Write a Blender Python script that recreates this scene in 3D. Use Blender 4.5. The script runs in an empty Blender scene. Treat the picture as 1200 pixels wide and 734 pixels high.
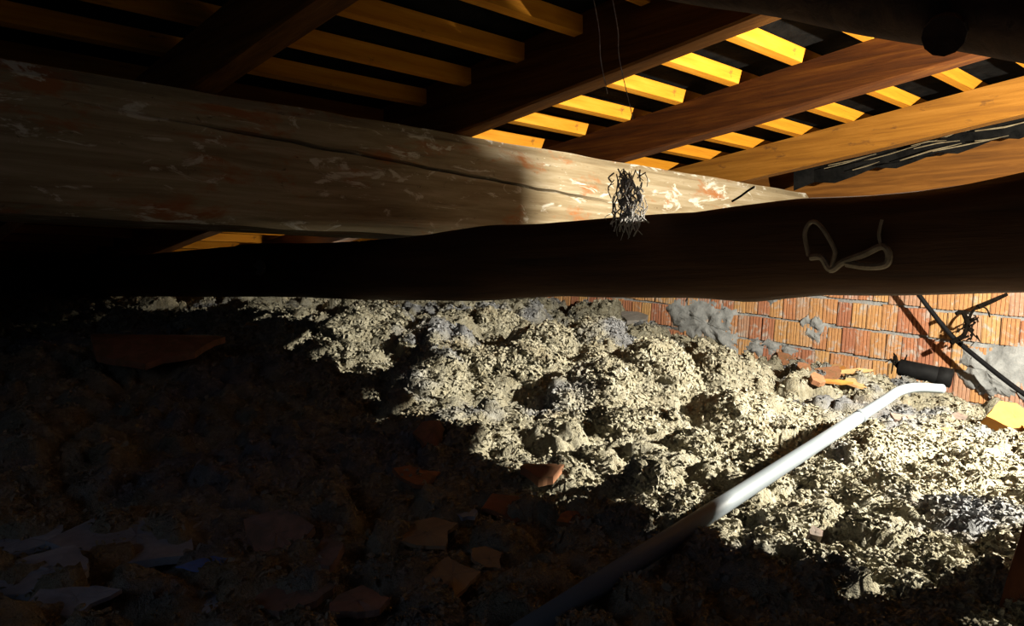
import bpy, bmesh, math, random
import numpy as np
from mathutils import Vector, Matrix, noise as mnoise
random.seed(7); rng = np.random.default_rng(7)
S = bpy.context.scene; C = S.collection

# ------------------------------------------------------------------ camera
EYE = 0.50; F = 950.0; HY = 335.0
FX, FY = 0.692, 0.722                       # view direction on the ground plan
cam_d = bpy.data.cameras.new('camera'); cam = bpy.data.objects.new('camera', cam_d); C.objects.link(cam)
cam_d.sensor_width = 36; cam_d.lens = 36*F/1200; cam_d.shift_y = -(367-HY)/1200; cam_d.clip_start = .02
cam.location = (0, 0, EYE); cam.rotation_euler = (math.pi/2, 0, math.atan2(-FX, FY)); S.camera = cam
# ------------------------------------------------------------------ world, lights, exposure
w = bpy.data.worlds.new('world'); S.world = w; w.use_nodes = True
w.node_tree.nodes['Background'].inputs[0].default_value = (.55, .68, 1, 1)
w.node_tree.nodes['Background'].inputs[1].default_value = .02
def lamp(name, typ, loc, target, power, col, **kw):
    l = bpy.data.lights.new(name, typ); l.energy = power; l.color = col
    for k, v in kw.items(): setattr(l, k, v)
    o = bpy.data.objects.new(name, l); C.objects.link(o); o.location = loc
    o.rotation_euler = (Vector(target)-Vector(loc)).to_track_quat('-Z', 'Y').to_euler()
    return o
TORCH = Vector((2.25, -.25, .86))
lamp('hand_torch_light', 'SPOT', TORCH, (2.55, 1.75, .35), 800, (1, .93, .78),
     spot_size=math.radians(168), spot_blend=.4, shadow_soft_size=.018)
# added unseen lamp behind the wall plate, brightens the left gap and far floor
lamp('gap_fill_light', 'POINT', (2.5, 4.3, .60), (2, 4, 0), 12.0, (1, .85, .6), shadow_soft_size=.03)
# added area lamp, stands in for faint daylight behind and left of the camera
lamp('daylight_fill', 'AREA', (-1.2, .55, .9), (.25, 1.1, .1), 1.2, (.62, .74, 1), size=.5)
S.view_settings.view_transform = 'Standard'; S.view_settings.look = 'None'
S.view_settings.exposure = 0; S.view_settings.gamma = 1; S.view_settings.use_curve_mapping = False

# ------------------------------------------------------------------ pixel helpers
def ray(px, py):
    l = (px-600)/F; return Vector((FX+FY*l, FY-FX*l, (HY-py)/F))
E0 = Vector((0, 0, EYE))
def at_d(px, py, d): return E0+ray(px, py)*d
def at_X(px, py, X): r = ray(px, py); return E0+r*(X/r.x)
def at_Y(px, py, Y): r = ray(px, py); return E0+r*(Y/r.y)

# ------------------------------------------------------------------ materials
def nodes(name):
    m = bpy.data.materials.new(name); m.use_nodes = True
    nt = m.node_tree; return m, nt, nt.nodes['Principled BSDF']
def N(nt, t, **kw):
    n = nt.nodes.new(t)
    for k, v in kw.items(): setattr(n, k, v)
    return n
def ramp(nt, fac, stops):
    r = N(nt, 'ShaderNodeValToRGB'); e = r.color_ramp.elements
    while len(e) < len(stops): e.new(.5)
    for el, (p, c) in zip(e, stops): el.position = p; el.color = (*c, 1)
    nt.links.new(fac, r.inputs[0]); return r.outputs[0]
def noise_tex(nt, vec, scale, detail=4, rough=.6, dist=0):
    n = N(nt, 'ShaderNodeTexNoise'); n.inputs['Scale'].default_value = scale; n.inputs['Detail'].default_value = detail
    n.inputs['Roughness'].default_value = rough; n.inputs['Distortion'].default_value = dist
    nt.links.new(vec, n.inputs['Vector']); return n.outputs['Fac']
def mapping(nt, scale):
    tc = N(nt, 'ShaderNodeTexCoord'); mp = N(nt, 'ShaderNodeMapping'); mp.inputs['Scale'].default_value = scale
    nt.links.new(tc.outputs['Object'], mp.inputs['Vector']); return mp.outputs['Vector']
def bump(nt, b, h, strength, dist):
    n = N(nt, 'ShaderNodeBump'); n.inputs['Strength'].default_value = strength; n.inputs['Distance'].default_value = dist
    nt.links.new(h, n.inputs['Height']); nt.links.new(n.outputs[0], b.inputs['Normal'])
def mix(nt, f, a, b_, mode='MIX'):
    n = N(nt, 'ShaderNodeMix', data_type='RGBA', blend_type=mode)
    if isinstance(f, (int, float)): n.inputs[0].default_value = f
    else: nt.links.new(f, n.inputs[0])
    for i, v in ((6, a), (7, b_)):
        if isinstance(v, tuple): n.inputs[i].default_value = (*v, 1)
        else: nt.links.new(v, n.inputs[i])
    return n.outputs[2]
def wood(name, cols, axis, rough=.75, grain=1.0, b=.5, patches=None, spec=.25):
    m, nt, p = nodes(name)
    sc = [26*grain]*3; sc[axis] = 1.6*grain
    v = mapping(nt, sc)
    g = noise_tex(nt, v, 1.6, 6, .65, .4)
    col = ramp(nt, g, [(.28, cols[0]), (.5, cols[1]), (.72, cols[2])])
    if patches:
        sc2 = [9]*3; sc2[axis] = 3.2
        v2 = mapping(nt, sc2)
        for k, (c, lo, hi, s) in enumerate(patches):
            f = noise_tex(nt, v2, s, 5, .7, .3+k)
            mk = ramp(nt, f, [(lo, (0, 0, 0)), (hi, (1, 1, 1))])
            col = mix(nt, mk, col, c)
    oi = N(nt, 'ShaderNodeObjectInfo')
    hs = N(nt, 'ShaderNodeHueSaturation'); mr = N(nt, 'ShaderNodeMapRange')
    mr.inputs[3].default_value = .82; mr.inputs[4].default_value = 1.15
    nt.links.new(oi.outputs['Random'], mr.inputs[0]); nt.links.new(mr.outputs[0], hs.inputs['Value'])
    nt.links.new(col, hs.inputs['Color']); nt.links.new(hs.outputs[0], p.inputs['Base Color'])
    p.inputs['Roughness'].default_value = rough; p.inputs['Specular IOR Level'].default_value = spec
    bump(nt, p, g, b, .006); return m
def plain(name, c1, c2, scale, rough=.8, bs=.4, bd=.004, metal=0, spec=.3):
    m, nt, p = nodes(name); v = mapping(nt, (1, 1, 1))
    f = noise_tex(nt, v, scale, 6, .65)
    nt.links.new(ramp(nt, f, [(.3, c1), (.7, c2)]), p.inputs['Base Color'])
    p.inputs['Roughness'].default_value = rough; p.inputs['Metallic'].default_value = metal
    p.inputs['Specular IOR Level'].default_value = spec
    bump(nt, p, f, bs, bd); return m

M = {}
M['batten'] = wood('batten_wood', [(.26, .09, .004), (.36, .14, .006), (.42, .185, .016)], 0, .75, 1, .4, [((.10, .045, .008), .62, .72, 3.0)], .15)
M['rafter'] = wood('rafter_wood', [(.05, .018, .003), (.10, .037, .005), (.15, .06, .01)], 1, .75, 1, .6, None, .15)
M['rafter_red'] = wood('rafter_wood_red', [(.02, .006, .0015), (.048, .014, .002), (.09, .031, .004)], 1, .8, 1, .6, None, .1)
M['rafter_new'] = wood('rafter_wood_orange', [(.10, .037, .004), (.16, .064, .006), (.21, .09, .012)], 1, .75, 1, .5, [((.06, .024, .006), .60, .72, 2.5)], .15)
M['plate'] = wood('old_pale_wood', [(.11, .075, .038), (.19, .148, .088), (.28, .235, .165)], 0, .85, .8, .7,
                  [((.21, .085, .03), .54, .64, .9), ((.38, .35, .29), .57, .63, 1.7), ((.05, .03, .014), .63, .72, 3.0)], .15)
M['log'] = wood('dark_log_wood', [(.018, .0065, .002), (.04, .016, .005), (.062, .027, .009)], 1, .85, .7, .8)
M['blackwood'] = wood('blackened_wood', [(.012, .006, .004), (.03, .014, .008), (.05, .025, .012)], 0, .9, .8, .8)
M['post'] = wood('red_brown_wood', [(0.0500, 0.0150, 0.0050), (0.1000, 0.0300, 0.0090), (0.1400, 0.0500, 0.0150)], 2, .8, 1, .5)
M['felt'] = plain('tar_felt', (.002, .002, .002), (.008, .0075, .007), 14, 1, .6, .01, spec=.02)
M['slab'] = plain('dusty_slab', (.2, .17, .13), (.32, .28, .22), 8)
M['mortar'] = plain('grey_mortar', (0.1800, 0.1850, 0.1850), (0.3100, 0.3150, 0.3100), 22, .95, .9, .012)
M['clay'] = plain('terracotta', (0.2100, 0.0850, 0.0400), (0.3300, 0.1600, 0.0850), 18, .85, .4, .003)
M['clay_pale'] = plain('pale_terracotta', (0.3100, 0.1700, 0.0750), (0.4250, 0.2600, 0.1100), 18, .85, .4, .003)
M['clay_orange'] = plain('orange_clay', (.30, .12, .025), (.42, .19, .04), 18, .85, .4, .003)
M['clay_pink'] = plain('dusty_pink_clay', (0.2000, 0.1250, 0.1000), (0.2900, 0.2100, 0.1800), 16, .9, .4, .003)
def dusty(m, c, lo=.45, hi=.62):
    nt = m.node_tree; p = nt.nodes['Principled BSDF']; src = p.inputs['Base Color'].links[0].from_socket
    f = noise_tex(nt, N(nt, 'ShaderNodeNewGeometry').outputs['Position'], 24, 5, .7, .3)
    nt.links.new(mix(nt, ramp(nt, f, [(lo, (0, 0, 0)), (hi, (.85, .85, .85))]), src, c), p.inputs['Base Color'])
dusty(M['clay'], (.17, .10, .045)); dusty(M['clay_pink'], (.14, .12, .10))
M['cement'] = plain('cement_grey', (.17, .18, .21), (.36, .385, .43), 16, .9, .5, .004)
M['paper'] = plain('dusty_paper', (.22, .165, .105), (.36, .28, .18), 12, .9, .4, .003)
M['blue'] = plain('blue_plastic', (.10, .17, .45), (.16, .26, .6), 10, .5, .2, .002)
M['pvc'] = plain('grey_pvc', (.115, .135, .152), (.15, .172, .19), 6, .55, .08, .001, spec=.25)
M['rubber'] = plain('black_rubber', (.002, .002, .0022), (.007, .007, .0075), 20, .7, .3, .002, spec=.12)
M['grey_board'] = wood('weathered_board', [(0.1700, 0.1550, 0.1350), (0.2500, 0.2300, 0.2100), (0.3100, 0.2900, 0.2700)], 0, .9, 1, .5)
M['cord'] = plain('frayed_cord', (.10, .075, .05), (.19, .15, .11), 60, .95, .8, .004)
M['web'] = plain('dusty_web', (.06, .055, .05), (.42, .40, .38), 90, .95, .5, .002)
M['twig'] = plain('dark_twig', (.002, .0015, .001), (.009, .007, .005), 40, .95, .5, .002, spec=.05)
M['straw'] = plain('pale_splinter', (.10, .07, .035), (.22, .18, .11), 30, .85, .5, .002)
# brick: colour differs per brick, pale mortar smears, fine ribs come from the mesh
def brick_mat():
    m, nt, p = nodes('ribbed_brick'); oi = N(nt, 'ShaderNodeObjectInfo')
    c = ramp(nt, oi.outputs['Random'], [(0, (0.312, 0.120, 0.066)), (.25, (0.396, 0.162, 0.078)), (.5, (0.432, 0.216, 0.084)), (.75, (0.480, 0.276, 0.102)), (1, (0.372, 0.204, 0.144))])
    g = N(nt, 'ShaderNodeNewGeometry')
    f = noise_tex(nt, g.outputs['Position'], 17, 6, .7, .5)
    mk = ramp(nt, f, [(.53, (0, 0, 0)), (.66, (1, 1, 1))])
    c2 = mix(nt, mk, c, (0.408, 0.372, 0.330))
    f2 = noise_tex(nt, g.outputs['Position'], 60, 4, .6)
    c3 = mix(nt, ramp(nt, f2, [(.35, (.25, .25, .25)), (.6, (0, 0, 0))]), c2, (0.180, 0.072, 0.036))
    nt.links.new(c3, p.inputs['Base Color']); p.inputs['Roughness'].default_value = .9
    bump(nt, p, f2, .5, .004); return m
M['brick'] = brick_mat()
def wool_mat(name, gain=1.0):
    m, nt, p = nodes(name); g = N(nt, 'ShaderNodeNewGeometry'); P = g.outputs['Position']
    a = noise_tex(nt, P, 2.3, 4, .6); b = noise_tex(nt, P, 26, 6, .7); v = noise_tex(nt, P, 120, 4, .7)
    base = ramp(nt, b, [(.25, tuple(gain*x for x in (.40, .34, .21))), (.5, tuple(gain*x for x in (.66, .61, .45))), (.75, tuple(gain*x for x in (.86, .82, .66)))])
    grey = ramp(nt, b, [(.25, tuple(gain*x for x in (.22, .22, .225))), (.6, tuple(gain*x for x in (.54, .55, .57)))])
    mk = ramp(nt, a, [(.52, (0, 0, 0)), (.62, (1, 1, 1))])
    c = mix(nt, mk, base, grey)
    a2 = noise_tex(nt, P, 5.1, 4, .6)
    mk2 = ramp(nt, a2, [(.60, (0, 0, 0)), (.74, (.5, .5, .5))])
    c = mix(nt, mk2, c, tuple(gain*x for x in (.42, .28, .14)))
    nt.links.new(c, p.inputs['Base Color']); p.inputs['Roughness'].default_value = 1; p.inputs['Specular IOR Level'].default_value = .05
    ad = N(nt, 'ShaderNodeMath', operation='ADD'); nt.links.new(b, ad.inputs[0]); nt.links.new(v, ad.inputs[1])
    bump(nt, p, ad.outputs[0], 1.0, .012); return m
M['wool'] = wool_mat('rock_wool', .40)
M['flake'] = wool_mat('rock_wool_flake', .50)

# ------------------------------------------------------------------ object helpers
def tag(o, label=None, cat=None, group=None, kind=None):
    for k, v in (('label', label), ('category', cat), ('group', group), ('kind', kind)):
        if v: o[k] = v
    return o
def mesh_obj(name, verts, faces, mat, parent=None, smooth=False, origin=None):
    V = np.array(verts, float)
    if parent is None:
        o0 = np.array(origin) if origin is not None else np.array([V[:, 0].mean(), V[:, 1].mean(), V[:, 2].min()])
        V = V-o0
    else: o0 = np.zeros(3); V = V-np.array(parent.location)
    me = bpy.data.meshes.new(name); me.from_pydata(V.tolist(), [], faces); me.materials.append(mat)
    if smooth: me.polygons.foreach_set('use_smooth', [True]*len(me.polygons))
    me.update(); o = bpy.data.objects.new(name, me); C.objects.link(o); o.location = o0
    if parent: o.parent = parent; o.location = (0, 0, 0)
    return o
def empty(name, loc):
    o = bpy.data.objects.new(name, None); C.objects.link(o); o.location = loc; o.empty_display_size = .05; return o
class MB:
    def __init__(s): s.v = []; s.f = []
    def add(s, v, f):
        n = len(s.v); s.v += [tuple(p) for p in v]; s.f += [tuple(i+n for i in q) for q in f]; return s
    def box(s, a, b):
        x0, y0, z0 = a; x1, y1, z1 = b
        return s.add([(x0, y0, z0), (x1, y0, z0), (x1, y1, z0), (x0, y1, z0), (x0, y0, z1), (x1, y0, z1), (x1, y1, z1), (x0, y1, z1)],
                     [(0, 3, 2, 1), (4, 5, 6, 7), (0, 1, 5, 4), (1, 2, 6, 5), (2, 3, 7, 6), (3, 0, 4, 7)])
    def loft(s, rings, cap=True):
        n = len(rings[0]); v = [p for r in rings for p in r]; f = []
        for i in range(len(rings)-1):
            for j in range(n):
                k = (j+1) % n; f.append((i*n+j, i*n+k, (i+1)*n+k, (i+1)*n+j))
        if cap: f.append(tuple(reversed(range(n)))); f.append(tuple(range((len(rings)-1)*n, len(rings)*n)))
        return s.add(v, f)
    def tube(s, pts, r, n=8, cap=True):
        pts = [Vector(p) for p in pts]; rs = r if isinstance(r, (list, tuple)) else [r]*len(pts)
        rings = []; up = Vector((0, 0, 1))
        t0 = (pts[1]-pts[0]).normalized(); a = t0.cross(up)
        if a.length < .1: a = t0.cross(Vector((1, 0, 0)))
        a.normalize()
        for i, p in enumerate(pts):
            t = (pts[min(i+1, len(pts)-1)]-pts[max(i-1, 0)]).normalized()
            a = (a-t*a.dot(t)).normalized(); b = t.cross(a)
            rings.append([p+(a*math.cos(q)+b*math.sin(q))*rs[i] for q in [2*math.pi*k/n for k in range(n)]])
        return s.loft(rings, cap)
    def build(s, name, mat, parent=None, smooth=False, origin=None): return mesh_obj(name, s.v, s.f, mat, parent, smooth, origin)
def spline(pts, k=8):
    P = [Vector(p) for p in pts]; P = [P[0]*2-P[1]]+P+[P[-1]*2-P[-2]]; out = []
    for i in range(1, len(P)-2):
        for j in range(k):
            t = j/k; a, b, c, d = P[i-1:i+3]
            out.append(.5*((2*b)+(-a+c)*t+(2*a-5*b+4*c-d)*t*t+(-a+3*b-3*c+d)*t**3))
    return out+[P[-2]]

# numpy noise ------------------------------------------------------------
def vnoise(x, y, seed=0):
    xi = np.floor(x).astype(np.int64); yi = np.floor(y).astype(np.int64); fx = x-xi; fy = y-yi
    u = fx*fx*fx*(fx*(fx*6-15)+10); v = fy*fy*fy*(fy*(fy*6-15)+10)
    def h(a, b):
        q = (a*374761393+b*668265263+seed*974711) & 0xFFFFFFFF
        q = ((q ^ (q >> 13))*1274126177) & 0xFFFFFFFF
        return ((q ^ (q >> 16)) & 0xFFFF)/65535.0
    return (h(xi, yi)*(1-u)+h(xi+1, yi)*u)*(1-v)+(h(xi, yi+1)*(1-u)+h(xi+1, yi+1)*u)*v
def fbm(x, y, o=4, seed=0):
    r = 0; a = .5
    for i in range(o): r = r+a*(vnoise(x*2**i, y*2**i, seed+i)-.5); a *= .55
    return r
def worley(x, y, seed=0):
    xi = np.floor(x).astype(np.int64); yi = np.floor(y).astype(np.int64); best = np.full(x.shape, 9.0); hid = np.zeros(x.shape)
    for dx in (-1, 0, 1):
        for dy in (-1, 0, 1):
            a = xi+dx; b = yi+dy
            q = (a*374761393+b*668265263+seed*1013) & 0xFFFFFFFF; q = ((q ^ (q >> 13))*1274126177) & 0xFFFFFFFF
            q = q ^ (q >> 16); rx = (q & 1023)/1023; ry = ((q >> 10) & 1023)/1023
            d = (a+rx-x)**2+(b+ry-y)**2; m = d < best; best = np.where(m, d, best); hid = np.where(m, ((q >> 20) & 255)/255, hid)
    return np.sqrt(best), hid
# ------------------------------------------------------------------ ground form
WX = 4.2
ctrl = [(0,734,.80),(300,734,.82),(620,734,.83),(900,734,.83),(1160,734,.84),(0,600,1.2),(300,600,1.25),(640,570,1.37),(830,630,1.123),(1000,690,.961),(1150,715,.875),
 (650,620,1.2),(1000,600,1.3),(1180,600,1.4),(0,500,1.75),(300,500,1.72),(500,500,1.71),(700,500,1.95),(950,500,2.2),(1180,500,2.75),(0,430,2.3),(250,430,2.38),(400,440,2.14),(550,430,2.45),(700,430,2.75),(880,450,3.3),
 (330,385,2.85),(100,382,3.6),(450,382,3.1),(600,382,3.6),(100,356,4.5),(400,357,4.7)]
cp = [at_d(*c) for c in ctrl]+[at_X(a, b, WX) for a, b in ((620,362),(700,368),(780,387),(870,425),(950,443),(1050,457),(1200,493))]
cp += [Vector(p) for p in ((-.3,.0,.1),(.4,-.5,.1),(1.2,-.5,.06),(2.2,-.5,.02),(3.2,-.4,-.08),(4.2,-.4,-.12),(-.3,2.0,.2),(-.3,4,.36),(.5,6.2,.44),(2.5,6.2,.44),(4.2,6.2,.43))]
CP = np.array([[p.x, p.y, p.z] for p in cp])
def _k(r): return np.sqrt(r*r+.3**2)
_D = _k(np.hypot(CP[:, None, 0]-CP[None, :, 0], CP[:, None, 1]-CP[None, :, 1]))
_A = np.block([[_D-.03*np.eye(len(CP)), np.c_[np.ones(len(CP)), CP[:, :2]]], [np.c_[np.ones(len(CP)), CP[:, :2]].T, np.zeros((3, 3))]])
_W = np.linalg.solve(_A, np.r_[CP[:, 2], 0, 0, 0])
def H(X, Y, fine=True):
    X = np.asarray(X, float); Y = np.asarray(Y, float); z = _W[-3]+_W[-2]*X+_W[-1]*Y
    for i in range(len(CP)): z = z+_W[i]*_k(np.hypot(X-CP[i, 0], Y-CP[i, 1]))
    wx = X+.05*fbm(X*5, Y*5, 3, 11)*2; wy = Y+.05*fbm(X*5, Y*5, 3, 23)*2
    d, h = worley(wx*4.2, wy*4.2, 3); lump = np.clip(1-(d/.72)**2, 0, 1)**.6*(.2+h)
    calm = np.clip((X-1.15)*1.4, .28, 1)*np.clip((Y-.45)/.9, .30, 1)      # trodden flatter towards the camera side and the near right corner
    z = z+(.15*lump-.075)*calm+.05*fbm(X*3.1, Y*3.1, 3, 5)
    if fine:
        d2, h2 = worley(wx*15, wy*15, 8); z = z+.042*(np.clip(1-(d2/.8)**2, 0, 1)**.7*(.3+h2)-.4)
        d3, h3 = worley(wx*42, wy*42, 9); z = z+.011*(np.clip(1-(d3/.8)**2, 0, 1)*(.2+h3)-.4)+.012*fbm(X*38, Y*38, 3, 31)
    return z
def on_floor(px, py, dmin=.6, dmax=6.5):
    r = ray(px, py); d = np.linspace(dmin, dmax, 1200); X = r.x*d; Y = r.y*d; Z = EYE+r.z*d
    g = (Z < H(X, Y, False)) & (X < WX)
    i = int(np.argmax(g)) if g.any() else int(np.argmin(np.abs(X-(WX-.07))))
    return Vector((X[i], Y[i], float(H(X[i], Y[i], False)))), float(d[i])

# ------------------------------------------------------------------ structure
o = MB().box((-1.2, -1.4, -.30), (4.4, 6.8, -.22)).build('floor', M['slab']); tag(o, 'dusty slab under the loose insulation', 'floor', kind='structure')
o = MB().box((-1.3, 6.30, -.24), (4.4, 6.40, .70)).build('wall_eave', M['slab']); tag(o, 'low dark wall at the eaves', 'wall', kind='structure')
# gable wall with ribbed bricks
TILT = .09; BW = .0765; BH = .142
wall = MB().box((WX+.012, .1, -.24), (WX+.14, 6.6, 1.05)).build('wall_back', M['mortar'], origin=(WX, 1, 0)); tag(wall, 'gable wall of orange ribbed bricks with grey mortar', 'wall', kind='structure')
def brick_mesh(k, wd, ht):
    r = random.Random(k); n = 4; prof = [(0, .052)]
    for i in range(n):
        a = i/n; b = (i+1)/n; dp = .000+.002*r.random()
        prof += [((a+.06/n*1.5)*wd, dp), ((b-.30/n)*wd, dp), ((b-.24/n)*wd, .006), ((b-.04/n)*wd, .006)]
    prof = [(0, .05)]+[(0, .003)]+prof[1:-1]+[(wd, .004), (wd, .05)]
    v = []
    for zz in (0, ht):
        for (y, x) in prof: v.append((x+.0015*r.random(), y+(.0015*(r.random()-.5)), zz+.003*(r.random()-.5)))
    m = len(prof); f = [(j, j+1, m+j+1, m+j) for j in range(m-1)]+[tuple(range(m-1, -1, -1)), tuple(range(m, 2*m))]
    me = bpy.data.meshes.new('brick'); me.from_pydata(v, [], f); me.materials.append(M['brick']); return me
bms = [brick_mesh(k, BW-.004-.002*(k % 3), BH-.014-.004*(k % 2)) for k in range(8)]
upper = MB(); nb = 0
for c in range(-3, 8):
    zc = -.30+c*BH
    y = .35+.03*((c*7) % 3)
    while y < 5.6:
        yy = y; y += BW*(1 if random.random() > .06 else 1.12)
        z = zc+TILT*(yy-1.6)+.004*random.uniform(-1, 1)
        if z+BH < float(H(WX-.02, yy, False))-.02 or z < -.24: continue
        if z > .50 or nb >= 290:
            if z < 1.0: upper.box((WX, yy, z), (WX+.03, yy+BW-.005, z+BH-.014))
            continue
        b = bpy.data.objects.new('brick', random.choice(bms)); C.objects.link(b); b.parent = wall; nb += 1
        b.location = Vector((WX-.004-.007*random.random(), yy, z))-wall.location
        b.rotation_euler = (TILT*.9+.02*random.uniform(-1, 1), 0, .03*random.uniform(-1, 1))
uo = upper.build('upper_bricks', M['brick'], wall); tag(uo, kind='stuff')
# smeared mortar lying proud of the bricks
def patch(outline, bulge, seed):
    pts = [at_X(px, py, WX) for px, py in outline]; c = sum(pts, Vector())/len(pts); rings = 9; nn = len(pts)*5
    ol = [];
    for i in range(len(pts)):
        for j in range(5): ol.append(pts[i].lerp(pts[(i+1) % len(pts)], j/5))
    v = []; f = []
    for k in range(rings+1):
        t = 1-k/rings
        for q in ol:
            p = c+(q-c)*t; e = mnoise.fractal(p*14+Vector((seed, 0, 0)), .8, 2, 5)
            h = bulge*(1-t**3)*(1+.5*e)+.012*e*(t < .99)
            p = p+Vector((0, mnoise.fractal(p*22, .7, 2, 4)*.035*t, mnoise.fractal(p*24+Vector((3, 1, 7)), .7, 2, 4)*.035*t))
            v.append((WX+.008-max(h, -.004)-(0 if k else -.02), p.y, p.z))
    for k in range(rings):
        for j in range(nn): f.append((k*nn+j, k*nn+(j+1) % nn, (k+1)*nn+(j+1) % nn, (k+1)*nn+j))
    o = mesh_obj('mortar_patch', v, f, M['mortar'], wall, True); o['label'] = 'grey smeared mortar'
patch([(772,352),(800,346),(838,348),(866,360),(862,384),(872,398),(868,420),(840,412),(806,398),(782,384)], .03, 1)
patch([(858,392),(885,398),(925,402),(948,412),(935,424),(890,420),(864,414)], .022, 9)
patch([(936,372),(955,362),(974,372),(972,396),(955,404),(940,392)], .024, 14)
patch([(1118,412),(1140,402),(1175,400),(1215,404),(1220,480),(1180,470),(1150,462),(1124,450),(1114,432)], .034, 23)
patch([(884,340),(912,342),(925,352),(905,358),(884,352)], .018, 30)

# ------------------------------------------------------------------ roof frame
SL = .118; ZP = .985; RH = .14; RW = .078; BT = .050
def roof_z(Y): return ZP+SL*(2.09-Y)          # underside of the rafters
rf = []
Y0, Y1 = -.9, 6.7
def roof_sheet():
    n = 60; v = []; f = []
    for i in range(n+1):
        Y = Y0+(Y1-Y0)*i/n
        for j in range(40):
            X = -1.2+5.7*j/39; v.append((X, Y, roof_z(Y)+RH+BT+.004+.010*mnoise.noise(Vector((X*3, Y*9, 0)))+.004))
    for i in range(n):
        for j in range(39): f.append((i*40+j, i*40+j+1, (i+1)*40+j+1, (i+1)*40+j))
    m = len(v); v += [(a, b, c+.03) for a, b, c in v]; f += [tuple(reversed([q+m for q in p])) for p in f]
    o = mesh_obj('ceiling', v, f, M['felt']); tag(o, 'black roofing felt laid over the battens', 'ceiling', kind='structure')
roof_sheet()
def rafter(Xr, wd, h, drop, mat, label, g='rafters under the battens', seed=0):
    rings = []
    n = 44
    for i in range(n+1):
        Y = Y0+(Y1-Y0)*i/n; z = roof_z(Y)-drop; e = lambda k: .0035*mnoise.noise(Vector((Y*2.5, k*3.7, seed)))
        c = .006
        rings.append([Vector((Xr-wd+c+e(1), Y, z+e(2))), Vector((Xr-c+e(3), Y, z+e(4))), Vector((Xr+e(3), Y, z+c+e(4))), Vector((Xr+e(5), Y, z+h)), Vector((Xr-wd+e(6), Y, z+h)), Vector((Xr-wd+e(1), Y, z+c+e(2)))])
    o = MB().loft(rings).build('rafter', mat); tag(o, label, 'rafter', g)
rafter(.05, RW, RH, 0, M['rafter'], 'blackened rafter in the darkness, nearest the left edge', seed=1)
rafter(.90, RW, RH, 0, M['rafter'], 'dim brown rafter at top left, left of the unlit battens', seed=2)
rafter(1.765, RW, RH+.056, 0, M['rafter'], 'dark rafter between the unlit and the glowing yellow battens', seed=3)
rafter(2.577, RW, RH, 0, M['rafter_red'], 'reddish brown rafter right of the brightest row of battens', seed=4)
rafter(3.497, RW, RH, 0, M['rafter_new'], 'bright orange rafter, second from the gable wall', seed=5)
rafter(4.17, .09, RH+.14, .14, M['rafter'], 'brown rafter against the gable wall, behind the splintered strips', seed=6)
# battens: measured spacing on the roof plane
def batten_Y(px, py):
    r = ray(px, py); # EYE + r.z d = roof_z(r.y d)+RH
    d = (ZP+SL*2.09+RH-EYE)/(r.z+SL*r.y); return r.y*d, r.x*d
BY = [-.62, -.38, -.14, .10, .34, .58, .82, 1.05, 1.28, 1.51, 1.74, 1.98, 2.21, 2.46, 2.78, 3.1, 3.42, 3.74, 4.06, 4.38, 4.7, 5.02, 5.34, 5.66, 5.98, 6.3]
desc = {}
for i, Y in enumerate(BY):
    wd = .032; zz = roof_z(Y)+RH; MBn = MB(); rings = []
    for k in range(25):
        X = -1.1+5.35*k/24; e = lambda q: .003*mnoise.noise(Vector((X*2, q*5.1, i*3.3)))
        y0 = Y-wd+e(1); y1 = Y+e(2); z0 = zz+e(3)*.6
        rings.append([Vector((X, y0, z0+SL*wd)), Vector((X, y0, z0+SL*wd+BT)), Vector((X, y1, z0+BT)), Vector((X, y1, z0))])
    o = MB().loft(rings).build('roof_batten', M['batten'])
    vis = {7: 'topmost', 8: 'second', 9: 'third', 10: 'fourth', 11: 'fifth', 12: 'sixth', 13: 'seventh'}
    if i in vis: tag(o, f'yellow wooden roof batten, {vis[i]} counted down the bright row', 'batten', 'roof battens')
    else: tag(o, 'wooden roof batten above the black overhead log' if i < 7 else 'roof batten beyond the large pale beam, towards the eaves', 'batten', 'roof battens above the overhead log' if i < 7 else 'roof battens towards the eaves')

# wall plate: big square beam the rafters rest on
def wall_plate():
    rings = []; n = 150; zt, zb = ZP+.004, .655
    prof = []   # (y, z) around the section, the camera side has a drying crack
    for i in range(n+1):
        X = -.9+5.06*i/n; ZC = zb+.62*(zt-zb)-.028*(X-1.2) if True else 0
        cr = .028*max(0, min(1, (X-.75)*4))*max(0, min(1, (2.55-X)*2.5))
        crz = .90-.05*(X-.9)+.004*mnoise.noise(Vector((X*9, 0, 0)))
        e = lambda q, s=1.0, f=3.0: s*.008*mnoise.fractal(Vector((X*f, q*4.1, 2.2)), 1, 2, 3)
        y0 = 2.0
        rings.append([Vector((X, y0+.02+e(1), zb+e(2))), Vector((X, y0+e(3), zb+.025)), Vector((X, y0-.008+e(4), zb+.10+e(9))),
                      Vector((X, y0-.004+e(5), crz-.006+e(6, .4, 9))), Vector((X, y0+cr, crz)), Vector((X, y0+e(7), crz+.006+e(6, .4, 9))),
                      Vector((X, y0+e(8), zt-.03)), Vector((X, y0+.016+e(10), zt+e(11, .5))), Vector((X, y0+.26, zt)), Vector((X, y0+.26, zb))])
    o = MB().loft(rings).build('wall_plate_beam', M['plate']); tag(o, 'large pale squared beam carrying the rafters, lit at its right end', 'beam')
wall_plate()
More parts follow.
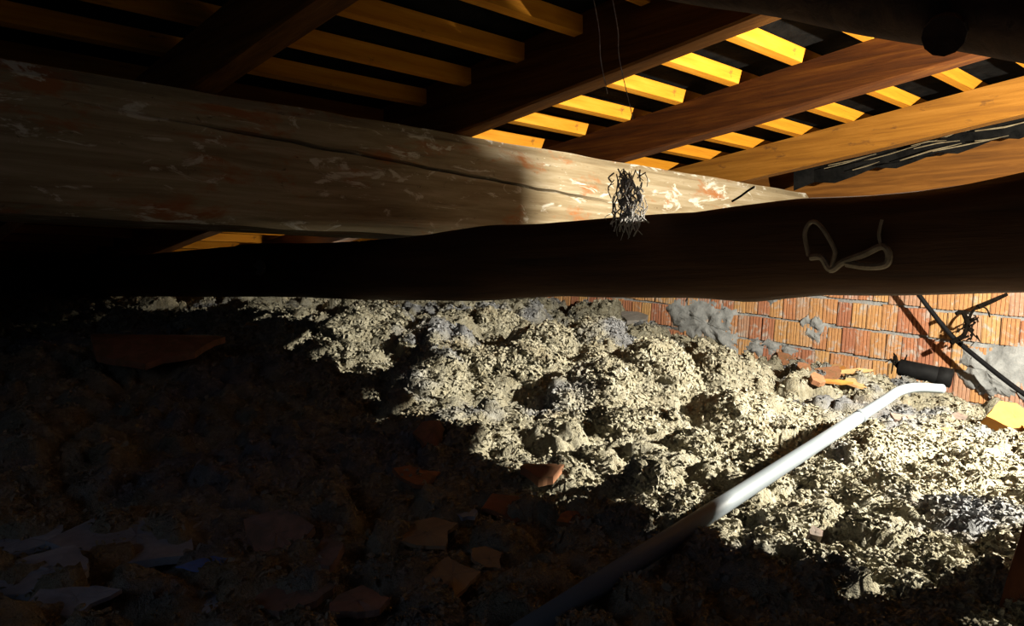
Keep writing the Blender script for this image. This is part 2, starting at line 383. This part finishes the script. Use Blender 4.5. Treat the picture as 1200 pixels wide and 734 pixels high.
# front tie log: silhouette measured in the photograph at its own plane
def tie_log():
    LX = 1.457
    top = [(-200,318),(0,309),(135,300),(290,285),(370,284),(450,278),(500,272),(560,263),(620,260),(700,253),(800,247),(860,238),(925,230),(1000,227),(1060,221),(1120,212),(1200,195),(1400,170),(2000,90)]
    bot = [(-200,345),(0,348),(135,348),(300,348),(400,352),(540,354),(640,348),(700,350),(800,350),(860,354),(950,346),(1050,347),(1200,344),(1400,345),(2000,350)]
    ft = sorted((at_X(a, b, LX).y, at_X(a, b, LX).z) for a, b in top); fb = sorted((at_X(a, b, LX).y, at_X(a, b, LX).z) for a, b in bot)
    ty, tz = zip(*ft); by, bz = zip(*fb); rings = []; n = 220; m = 16
    for i in range(n+1):
        Y = -.9+7.0*(i/n)**1.3; zt = float(np.interp(Y, ty, tz)); zb = float(np.interp(Y, by, bz)); zc = (zt+zb)/2; h = (zt-zb)/2
        ring = []
        for k in range(m):
            q = 2*math.pi*k/m; cx, sz = math.cos(q), math.sin(q)
            sx = math.copysign(abs(cx)**.6, cx); ss = math.copysign(abs(sz)**.6, sz)
            e = .006*mnoise.fractal(Vector((Y*3, cx*2.5, sz*2.5)), 1, 2, 3)
            ring.append(Vector((LX+.064+(.068+e)*sx, Y, zc+(h+e*.5)*ss)))
        rings.append(ring)
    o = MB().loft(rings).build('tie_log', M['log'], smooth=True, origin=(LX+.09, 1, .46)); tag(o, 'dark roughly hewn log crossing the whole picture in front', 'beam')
    # knot with flaking bark
    b = MB(); c = at_X(312, 314, LX-.004); rr = []
    for k in range(9):
        t = k/8; r = .085*math.sin(math.pi*min(1, .5+.5*(1-t)))*(1-t*.9)+.004; ring = []
        for q in range(20):
            a_ = 2*math.pi*q/20; e = 1+.5*mnoise.noise(Vector((math.cos(a_)*1.7, math.sin(a_)*1.7, t*3)))
            ring.append(c+Vector((-.004-.022*math.sin(t*2.2)*e, r*e*math.cos(a_)*1.1, .75*r*e*math.sin(a_))))
        rr.append(ring)
    b.loft(rr)
    bo = b.build('bark_knot', M['cord'], o); bo['label'] = 'knot with pale flaking bark'
tie_log()
# dark crossing log overhead, near the camera
pts = [at_d(640, -72, 1.28), at_d(900, -34, 1.2), at_d(1050, -8, 1.15), at_d(1200, 17, 1.1), at_d(1500, 75, 1.02)]
sp = spline(pts, 8)
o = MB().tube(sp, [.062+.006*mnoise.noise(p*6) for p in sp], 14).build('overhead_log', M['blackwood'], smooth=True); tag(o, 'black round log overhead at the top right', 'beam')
st = MB().tube([at_d(1108, 38, 1.1), at_d(1106, 42, 1.04)], [.028, .026], 12).build('branch_stub', M['blackwood'], o); st['label'] = 'round sawn branch stub'
# leaning post in the near right corner
a = at_d(1160, 748, .9); b_ = at_d(1206, 590, .93); up = (b_-a); rt = Vector((FY, -FX, 0)); fw = Vector((FX, FY, 0))
a = a-up*.25; b_ = a+up*2.6
m = MB(); m.loft([[p+rt*i+fw*j for i, j in ((0, 0), (.09, 0), (.14, .07), (.05, .07))] for p in [a.lerp(b_, t/8)+rt*.002*math.sin(t*3) for t in range(9)]])
o = m.build('leaning_post', M['post']); tag(o, 'dark red-brown leaning wooden post cut off by the lower right corner', 'post')

# added plank out of view, shaped to block torch light from the plate's left
pr = [(2.222,.05,.823,.877),(2.19,.05,.823,.881),(2.17,.05,.823,.897),(2.145,.05,.823,.92),(2.06,.05,.819,.95),(1.84,.05,.805,.985),(1.45,.06,.775,1.0),(1.16,.08,.78,1.0)]
o = MB().loft([[Vector((x, y, z0)), Vector((x, y+.018, z0)), Vector((x, y+.018, z1)), Vector((x, y, z1))] for x, y, z0, z1 in pr]).build('torch_block_plank', M['post']); tag(o, 'unseen plank added to keep torch light off the left of the pale beam', 'plank')
# ------------------------------------------------------------------ insulation bed
def grid_bed():
    st = .0105; xs = np.arange(-.3, WX+.015, st); ys = np.arange(-.5, 6.35, st)
    X, Y = np.meshgrid(xs, ys, indexing='ij'); Z = H(X, Y)
    X2 = X+.006*(vnoise(X*90, Y*90, 41)-.5); Y2 = Y+.006*(vnoise(X*90, Y*90, 42)-.5)
    nx, ny = X.shape; co = np.stack([X2, Y2, Z], -1).reshape(-1, 3)
    i = np.arange(nx*ny).reshape(nx, ny); q = np.stack([i[:-1, :-1], i[1:, :-1], i[1:, 1:], i[:-1, 1:]], -1).reshape(-1, 4)
    me = bpy.data.meshes.new('insulation_bed'); me.vertices.add(len(co)); me.vertices.foreach_set('co', co.astype(np.float32).ravel())
    me.loops.add(q.size); me.loops.foreach_set('vertex_index', q.ravel().astype(np.int32))
    me.polygons.add(len(q)); me.polygons.foreach_set('loop_start', np.arange(0, q.size, 4, dtype=np.int32))
    me.update(calc_edges=True); me.materials.append(M['wool'])
    me.polygons.foreach_set('use_smooth', [True]*len(me.polygons))
    o = bpy.data.objects.new('insulation_bed', me); C.objects.link(o)
    tag(o, 'loose cream and grey rock wool insulation covering the attic floor', 'insulation', kind='stuff')
grid_bed()
def flake_mesh(name, P, Nrm, size, parent=None):
    """P (n,3) centres, Nrm (n,3) normals; every flake is a bent three-segment strip"""
    n = len(P); r = rng.normal(size=(n, 3)); Nn = Nrm+.75*rng.normal(size=(n, 3)); Nn /= np.linalg.norm(Nn, axis=1)[:, None]
    T = np.cross(Nn, r); T /= np.linalg.norm(T, axis=1)[:, None]; B = np.cross(Nn, T)
    L = size*(.6+.9*rng.random(n)); W_ = L*(.25+.4*rng.random(n)); cv = L*(.9*rng.random(n))
    V = np.zeros((n, 8, 3)); k = 0
    for j, t in enumerate((-1, -.35, .35, 1)):
        off = T*(t*L)[:, None]+Nn*(cv*(1-t*t)-.3*cv)[:, None]; ww = (W_*(1 if abs(t) < .9 else .55))[:, None]
        V[:, 2*j] = P+off-B*ww; V[:, 2*j+1] = P+off+B*ww
    base = (np.arange(n)*8)[:, None, None]; q = np.array([[0, 1, 3, 2], [2, 3, 5, 4], [4, 5, 7, 6]])[None]+base
    co = V.reshape(-1, 3); q = q.reshape(-1, 4)
    if parent is not None: co = co-np.array(parent.location)
    me = bpy.data.meshes.new(name); me.vertices.add(len(co)); me.vertices.foreach_set('co', co.astype(np.float32).ravel())
    me.loops.add(q.size); me.loops.foreach_set('vertex_index', q.ravel().astype(np.int32))
    me.polygons.add(len(q)); me.polygons.foreach_set('loop_start', np.arange(0, q.size, 4, dtype=np.int32))
    me.update(calc_edges=True); me.materials.append(M['flake'])
    o = bpy.data.objects.new(name, me); C.objects.link(o)
    if parent is not None: o.parent = parent
    return o
def scatter():
    n = 300000; l = rng.uniform(-.70, .70, n); d = .75*(6/.75)**(rng.random(n)); d = d[:]; X = d*(FX+FY*l); Y = d*(FY-FX*l)
    k = (X < WX-.02) & (X > .1) & (rng.random(n) < np.clip((X-.75)/.5, .12, 1)); dens = vnoise(X*4, Y*4, 77); k &= rng.random(n) < np.clip(dens*1.9-.1, .15, 1)
    X = X[k]; Y = Y[k]; d = d[k]; Z = H(X, Y); e = .01; hx = (H(X+e, Y, False)-H(X-e, Y, False))/(2*e); hy = (H(X, Y+e, False)-H(X, Y-e, False))/(2*e)
    Nn = np.stack([-hx, -hy, np.ones_like(hx)], -1); P = np.stack([X, Y, Z+.002], -1)
    o = flake_mesh('insulation_flakes', P, Nn, .0028+.0015*d); tag(o, 'small curled rock wool flakes lying loose over the insulation', 'insulation', kind='stuff')
scatter()

# bigger clumps that can be told apart
def clump(px, py, wpx, hpx, label, seed, mat='wool', dd=None):
    p, d = on_floor(px, py+hpx*.42)
    a = wpx/2*d/F; hgt = hpx*.75*d/F; bm = bmesh.new(); bmesh.ops.create_icosphere(bm, subdivisions=5, radius=1)
    c = p+Vector((FX, FY, 0))*a*.55; c.z = p.z-.25*hgt
    V = []; Nn = []
    for v in bm.verts:
        q = v.co.copy(); s = Vector((seed*3.1, seed*1.7, 0))
        dist = 1+.28*mnoise.noise(q*1.6+s)+.16*mnoise.noise(q*3.6+s)+.10*abs(mnoise.noise(q*8+s))+.07*mnoise.noise(q*17+s)
        q = q*dist; v.co = c+Vector((q.x*a, q.y*a, q.z*hgt*1.15+.1*hgt)); 
    bm.normal_update()
    vs = [tuple(v.co) for v in bm.verts]; fs = [tuple(v.index for v in f.verts) for f in bm.faces]
    nr = np.array([tuple(v.normal) for v in bm.verts]); P = np.array(vs); bm.free()
    o = mesh_obj('insulation_clump', vs, fs, M[mat], None, True, origin=(c.x, c.y, p.z)); tag(o, label, 'insulation', 'rock wool clumps')
    k = np.where(nr[:, 2] > -.3)[0]; cnt = int(min(2600, 500+9000*a)); idx = rng.choice(k, min(cnt, len(k)), replace=False)
    fl = flake_mesh('wool_fibres', P[idx]+nr[idx]*.001, nr[idx], .003+.0014*d, o); fl['kind'] = 'stuff'
clumps = [(498,438,108,72,'large cream rock wool clump in the centre, beside the shadow edge'),
 (420,384,120,40,'broad cream rock wool clump behind and left of the largest clump'),
 (575,378,74,34,'cream clump straight behind the largest clump'),(560,420,60,38,'small cream clump touching the right side of the largest clump'),
 (615,420,92,34,'long cream clump right of the largest clump'),(660,470,50,40,'round clump with a dark hollow beside it, right of centre'),
 (708,465,92,52,'cream clump right of the dark hollow'),(700,425,70,36,'yellowish clump before the brick wall, left of the grey heap'),
 (770,440,84,46,'cream and grey clump in the middle of the lit insulation'),(800,448,56,44,'dark grey clump before the mortar smear'),
 (845,430,50,36,'pale clump just below the smeared mortar'),(760,562,58,58,'stringy round clump between the shadow edge and the pipe'),
 (812,522,64,40,'smooth round clump left of the grey pipe'),(730,500,60,30,'low clump above the stringy round one'),
 (640,395,60,24,'grey clump near the foot of the brick wall'),(700,385,66,26,'grey rounded clump close beneath the dark log'),
 (880,520,60,30,'flat clump right beside the grey pipe shadow'),(330,395,70,36,'grey clump at the dark left edge of the light'),
 (240,375,90,30,'dim grey clump far left under the log'),(150,372,80,26,'leftmost dim grey clump under the log'),
 (860,480,60,34,'bluish grey clump in front of the brick rubble'),(960,560,90,40,'low cream clump right of the grey pipe'),
 (1150,545,70,34,'grey clump near the right edge, below the orange brick')]
for i, c in enumerate(clumps): clump(*c, seed=i+1)

# ------------------------------------------------------------------ rubble
def shard(name, px, py, wpx, hpx, label, mat, cat='rubble', ang=0, tilt=.2, thick=.012, seed=0, n=6, curve=0, lift=.012, group='shards in the dark foreground'):
    """a broken plate: irregular outline, real thickness, optional curvature, lying on the ground"""
    r = random.Random(seed+px*7+py); p, d = on_floor(px, py); a = wpx/2*d/F; b = min(hpx/2*d/F/max(.18, (EYE-p.z)/d), a*.9)
    out = []
    for k in range(n):
        q = 2*math.pi*(k+r.uniform(-.25, .25))/n; s = r.uniform(.55, 1.15); out.append((a*s*math.cos(q), b*s*math.sin(q)))
    pts = []
    for k in range(n):
        x0, y0 = out[k]; x1, y1 = out[(k+1) % n]
        for j in range(3): t = j/3; pts.append((x0+(x1-x0)*t+r.uniform(-1, 1)*.03*a, y0+(y1-y0)*t+r.uniform(-1, 1)*.03*a))
    v = []; f = []; m = len(pts); K = 4
    for side in (1, 0):
        for k in range(K+1):
            t = 1-k/K*.999
            for x, y in pts: v.append(Vector((x*t, y*t, side*thick+curve*(1-(y*t/b)**2)*b+.0015*mnoise.noise(Vector((x*60, y*60, seed))))))
    o1 = (K+1)*m
    for k in range(K):
        for j in range(m):
            j2 = (j+1) % m; f.append((k*m+j, k*m+j2, (k+1)*m+j2, (k+1)*m+j)); f.append((o1+k*m+j, o1+(k+1)*m+j, o1+(k+1)*m+j2, o1+k*m+j2))
    for j in range(m): j2 = (j+1) % m; f.append((j, o1+j, o1+j2, j2))
    base = Matrix(((FY, FX, 0), (-FX, FY, 0), (0, 0, 1)))
    R = base @ Matrix.Rotation(tilt, 3, 'X') @ Matrix.Rotation(ang*.3, 3, 'Y') @ Matrix.Rotation(ang, 3, 'Z')
    o = mesh_obj(name, [tuple(R @ q+p+Vector((0, 0, lift))) for q in v], f, mat); tag(o, label, cat, group); return o
sh = [('brick_shard',325,648,90,62,'dusty pink brick shard standing in the dark lower left','clay_pink',0.2,.55,.022),
 ('brick_shard',378,668,58,30,'small pinkish brick shard right of the larger pink one','clay_pink',-.3,.3,.016),
 ('tile_shard',600,607,74,44,'orange brown tile shard left of the grey pipe in shadow','clay',.2,.3,.012),
 ('tile_shard',672,622,46,34,'small rounded orange shard beside the grey pipe in shadow','clay',.5,.3,.012),
 ('tile_shard',530,690,84,62,'large dull brown shard at the bottom centre','paper',.3,.25,.008),
 ('tile_shard',500,640,90,40,'flat dull brown shard above the bottom centre','paper',-.2,.2,.008),
 ('tile_shard',572,672,48,60,'narrow folded brown shard leaning at bottom centre','paper',1.0,.45,.008),
 ('tile_shard',730,702,60,36,'curled orange brown shard under the grey pipe','clay',-.4,.4,.012),
 ('tile_shard',490,570,60,22,'thin brown tile sliver in the dim middle ground','clay',.6,.2,.012),
 ('plaster_scrap',548,616,24,16,'tiny pale plaster crumb among the brown shards','cement',.3,.3,.01),
 ('cement_slab',60,690,130,60,'bluish grey cement piece at the far lower left','cement',.1,.25,.014),
 ('cement_slab',30,650,90,46,'bluish grey cement piece behind the one at the lower left corner','cement',-.2,.2,.014),
 ('cement_slab',90,720,100,24,'pale thin cement sliver at the bottom left corner','cement',.25,.35,.008),
 ('cement_slab',232,728,90,24,'pale cement sliver at the bottom edge below the blue scrap','cement',.3,.3,.008),
 ('blue_scrap',242,676,64,14,'thin blue plastic scrap on the dark ground','blue',.1,.2,.003),
 ('cement_slab',160,650,170,80,'broad dark grey flat slab at lower left','cement',.1,.15,.016),
 ('cement_slab',350,715,110,30,'grey brown flat piece at the bottom edge','clay_pink',-.1,.2,.012),
 ('tile_shard',420,725,70,24,'pinkish flat piece at the bottom edge, left of centre','clay_pink',.1,.2,.012)]
for i, (nm, px, py, a, b, lab, mt, an, ti, th) in enumerate(sh): shard(nm, px, py, a, b, lab, M[mt], 'rubble', an, ti, th*.65, i, 8)
shard('roof_tile_shard', 637, 571, 54, 26, 'curved orange roof tile piece right on the edge of the shadow', M['clay'], 'tile', .1, .15, .014, 51, 6, .35, .01)
shard('roof_tile_shard', 503, 524, 44, 60, 'curved dark tile piece standing at the shadow edge below the large clump', M['clay'], 'tile', 1.3, 1.0, .014, 52, 6, .5, .02)
shard('roof_tile_shard', 185, 425, 150, 30, 'large dark curved roof tile lying in the shadow at left', M['clay'], 'tile', .1, .1, .018, 53, 8, .35, .0)
# pieces in the light
G = 'brick rubble at the wall foot'
lit = [('brick_piece',1180,503,62,26,'orange brick piece at the right edge','clay_orange',0,.9,.05),
 ('brick_shard',1128,500,50,14,'pinkish clay shard left of the orange brick piece','clay_pink',.1,.3,.014),
 ('brick_shard',1110,516,46,14,'flat orange shard in front of the pinkish one','clay',.2,.3,.012),
 ('brick_shard',955,462,26,20,'ribbed orange brick crumb before the splintered bricks','clay',.5,.6,.02),
 ('brick_shard',978,430,40,16,'splintered orange brick plate leaning on the wall foot','clay_pale',.7,.6,.01),
 ('brick_shard',992,442,44,12,'pale orange splinter lying under the leaning plate','clay_pale',.3,.4,.01),
 ('brick_shard',970,446,38,12,'short orange splinter left of the pale one','clay',-.5,.5,.01),
 ('brick_shard',1003,455,30,10,'small orange splinter right of the brick crumb','clay_pale',.2,.4,.01),
 ('brick_shard',940,436,22,18,'rounded orange brick crumb left of the splinters','clay',.2,.5,.02),
 ('brick_shard',788,382,20,14,'bright orange clay chip below the mortar','clay_pale',.4,.6,.014),
 ('grey_offcut',746,374,50,16,'weathered grey wood offcut near the wall foot','grey_board',.15,.3,.03),
 ('brick_shard',1060,498,34,12,'dusty pink clay flake right of the pipe elbow','clay_pink',.3,.3,.01),
 ('clay_crumb',952,645,22,18,'small salmon clay crumb alone on the lit insulation','clay_pink',.4,.5,.014),
 ('brick_shard',920,425,30,14,'reddish chip against the lowest bricks','clay',-.2,.5,.014),
 ('brick_shard',1140,478,40,12,'thin grey slate chip below the mortar patch at right','cement',.2,.4,.01),
 ('wood_chip',296,388,22,10,'tiny yellow wood chip in the dim light at left','clay_pale',.2,.4,.008),
 ('wood_chip',222,393,14,14,'pale wood splinter beside the dark curved tile','clay_pale',1.0,.6,.006)]
for i, (nm, px, py, a, b, lab, mt, an, ti, th) in enumerate(lit): shard(nm, px, py, a, b, lab, M[mt], 'rubble', an, ti, th, 100+i, group=G)

sp_ = [(966,432,44,.5,'longest orange brick splinter of the broken fan at the wall foot'),(984,424,40,.9,'upright orange brick splinter at the back of the broken fan'),(1000,446,48,.15,'low pale splinter at the right of the broken fan'),
 (976,458,42,-.3,'dark orange splinter in front of the broken fan'),(1012,438,32,.7,'short splinter closest to the black tube'),(952,428,34,-.6,'reddish splinter at the left of the broken fan')]
for i, (px, py, wpx, an, lab) in enumerate(sp_): shard('brick_splinter', px, py, wpx, 1.6, lab, M['clay_orange' if i % 2 else 'clay_pale'], 'rubble', an, .5, .009, 200+i, 5, 0, .03, G)
# ------------------------------------------------------------------ pipe, cable, tube
pa = at_d(560, 777, .74); pe = at_d(1058, 456, 1.95); pend = at_d(1104, 456, 2.0)
root = empty('conduit_pipe', pa); tag(root, 'grey plastic conduit pipe running diagonally over the insulation, bent at its end', 'pipe')
pd = (pe-pa); j = pa+pd*.775
MB().tube([pa, pa+pd*.3, pa+pd*.6, j], .0128, 14).build('pipe_length', M['pvc'], root, True)
el = spline([j-pd*.01, pa+pd*.9, pe-pd*.02, pe+(pend-pe)*.35+Vector((0, 0, .003)), pend], 8)
MB().tube(el, .0118, 14).build('bent_end', M['pvc'], root, True)
MB().tube([j-pd*.012, j+pd*.004], .0140, 14).build('joint_collar', M['pvc'], root, True)
c0 = at_d(1040, 296, 3.92); c1 = at_d(1080, 350, 3.82); c2 = at_d(1112, 390, 3.73); c3 = at_d(1136, 412, 3.66); c4 = at_d(1200, 462, 3.47); c5 = at_d(1290, 520, 3.2)
o = MB().tube(spline([c0, c1, c2, c3, c4, c5], 8), .0110, 10).build('black_cable', M['rubber'], smooth=True); tag(o, 'thick black cable hanging in front of the brick wall at right', 'cable')
# twiggy debris caught on the cable
tb = MB()
for pts in ([(1123,398),(1130,392),(1134,380),(1138,368),(1146,360),(1156,362),(1160,372)], [(1135,380),(1128,366),(1120,368)], [(1146,360),(1165,352),(1180,345)], [(1134,385),(1140,388)], [(1122,398),(1114,402)]):
    q = [at_d(x, y, 3.66) for x, y in pts]; s = spline(q, 4); tb.tube(s, [max(.0035, .012-.0005*i) for i in range(len(s))], 6)
for k in range(26):
    p = at_d(random.gauss(1136, 5), random.gauss(384, 9), 3.66)+Vector((random.uniform(-.02, .02), 0, 0)); tb.tube([p, p+Vector([random.uniform(-.03, .03) for _ in range(3)])], [.006, .002], 5)
o = tb.build('twig_tangle', M['twig']); tag(o, 'dark twiggy tangle caught on the black cable', 'twig')
# black tube lying at the wall foot
ta = at_d(1052, 430, 3.5); tz = at_d(1112, 443, 3.4); root = empty('black_tube', tz); tag(root, 'short black rubber tube lying at the foot of the brick wall', 'tube')
MB().tube([ta, ta.lerp(tz, .04), ta.lerp(tz, .96), tz], [.026, .036, .038, .034], 14).build('tube_body', M['rubber'], root, True)
tv = (tz-ta).normalized()
MB().tube([tz-tv*.045, tz-tv*.04, tz+tv*.01, tz+tv*.014], [.033, .041, .041, .03], 14).build('end_cap', M['rubber'], root, True)
b = MB()
for k in range(5): b.tube([ta, ta+Vector((0, .03*math.cos(k*1.3), .03+.014*math.sin(k*2))), ta+Vector((-.01, .05*math.cos(k*1.3), .05*math.sin(k*1.1)+.015))], [.008, .006, .002], 6)
b.build('frayed_end', M['twig'], root)
# ------------------------------------------------------------------ small things on the beams
LXF = 1.445
b = MB()
for k in range(150):
    x = random.gauss(737, 9); y = random.uniform(198, 258); p = at_X(x, y, LXF-.02+random.uniform(-.02, .02)); q = p+Vector((random.uniform(-.012, .012), random.uniform(-.02, .02), -random.uniform(.01, .05)))
    m_ = p.lerp(q, .5)+Vector((random.uniform(-.01, .01), random.uniform(-.01, .01), 0)); b.tube(spline([p, m_, q], 3), [.0016*random.uniform(.4, 1.3)]*7, 5)
for k in range(18):
    p = at_X(random.gauss(736, 7), random.uniform(205, 255), LXF-.02); s = random.uniform(.004, .009)
    b.tube([p+Vector((0, 0, s)), p+Vector((0, 0, s*.5)), p-Vector((0, 0, s)), p-Vector((0, 0, s*1.5))], [s*.3, s, s*.8, s*.2], 7)
o = b.build('cobweb_tuft', M['web']); tag(o, 'dusty grey cobweb tuft hanging on the front log before the lit beam', 'cobweb')
b = MB()
def zz(x, y): return at_X(680+x/2.857, 170+y/2.857, LXF-.008)
b.tube(spline([zz(*p) for p in ((765,372),(752,300),(768,262),(795,262),(825,300),(852,352),(848,385),(838,425))], 6), .0042, 7)
b.tube(spline([zz(*p) for p in ((770,376),(808,378),(838,418),(880,392),(950,366),(1008,340),(1032,362),(1024,400),(965,408),(890,398))], 6), .0062, 7)
b.tube(spline([zz(*p) for p in ((1008,340),(1000,300),(1010,250))], 6), .003, 6)
o = b.build('cord_scrap', M['cord']); tag(o, 'pale frayed cord looped against the right part of the front log', 'cord')
o = MB().tube(spline([at_X(858, 236, LXF), at_X(868, 230, LXF-.01), at_X(876, 224, LXF-.01), at_X(884, 219, LXF-.015)], 4), .0022, 6).build('thin_twig', M['twig']); tag(o, 'thin dark twig sticking up from the front log over the lit beam', 'twig')
# hanging cobweb threads from the dark rafter
for k, (x, lab) in enumerate(((700, 'thin dusty cobweb thread hanging at top centre, the left one'), (722, 'thin dusty cobweb thread hanging at top centre, the right one'))):
    q = spline([at_d(x-6, -10, 1.6), at_d(x+2, 35, 1.6), at_d(x+4, 70, 1.6), at_d(x+12+8*k, 110+30*k, 1.62)], 5)
    o = MB().tube(q, .0009, 5).build('cobweb_thread', M['web']); tag(o, lab, 'cobweb', 'hanging cobweb threads')
# splintered strips under the felt near the gable
b = MB(); root = empty('splintered_lath', at_X(1090, 190, 3.85)); tag(root, 'torn felt with pale splintered strips beside the gable rafter', 'lath')
for k in range(18):
    t = random.random(); x = 960+t*200+random.uniform(-10, 10); y = 205-t*52+random.uniform(-9, 9); L = random.uniform(25, 85); p = at_X(x, y, 3.86); q = at_X(x+L, y-L*.24+random.uniform(-4, 4), 3.84)
    bb = MB().tube([p, p.lerp(q, .5)+Vector((0, 0, random.uniform(-.008, .008))), q], [.002, random.uniform(.002, .005), .001], 5)
    bb.build('splinter', M['straw'] if k % 3 else M['felt'], root)
v = []; f = []
for i in range(13):
    for jx in range(4):
        x = 930+i*24; y = 196-(i*24)*.24+jx*9+4*math.sin(i*2.1+jx); v.append(tuple(at_X(x, y, 3.90+.01*jx+.012*math.sin(i*1.7))))
for i in range(12):
    for jx in range(3): f.append((i*4+jx, (i+1)*4+jx, (i+1)*4+jx+1, i*4+jx+1))
n_ = len(v); v += [(p[0]+.004, p[1], p[2]) for p in v]; f += [tuple(reversed([q+n_ for q in p])) for p in f]
mesh_obj('torn_felt', v, f, M['felt'], root)
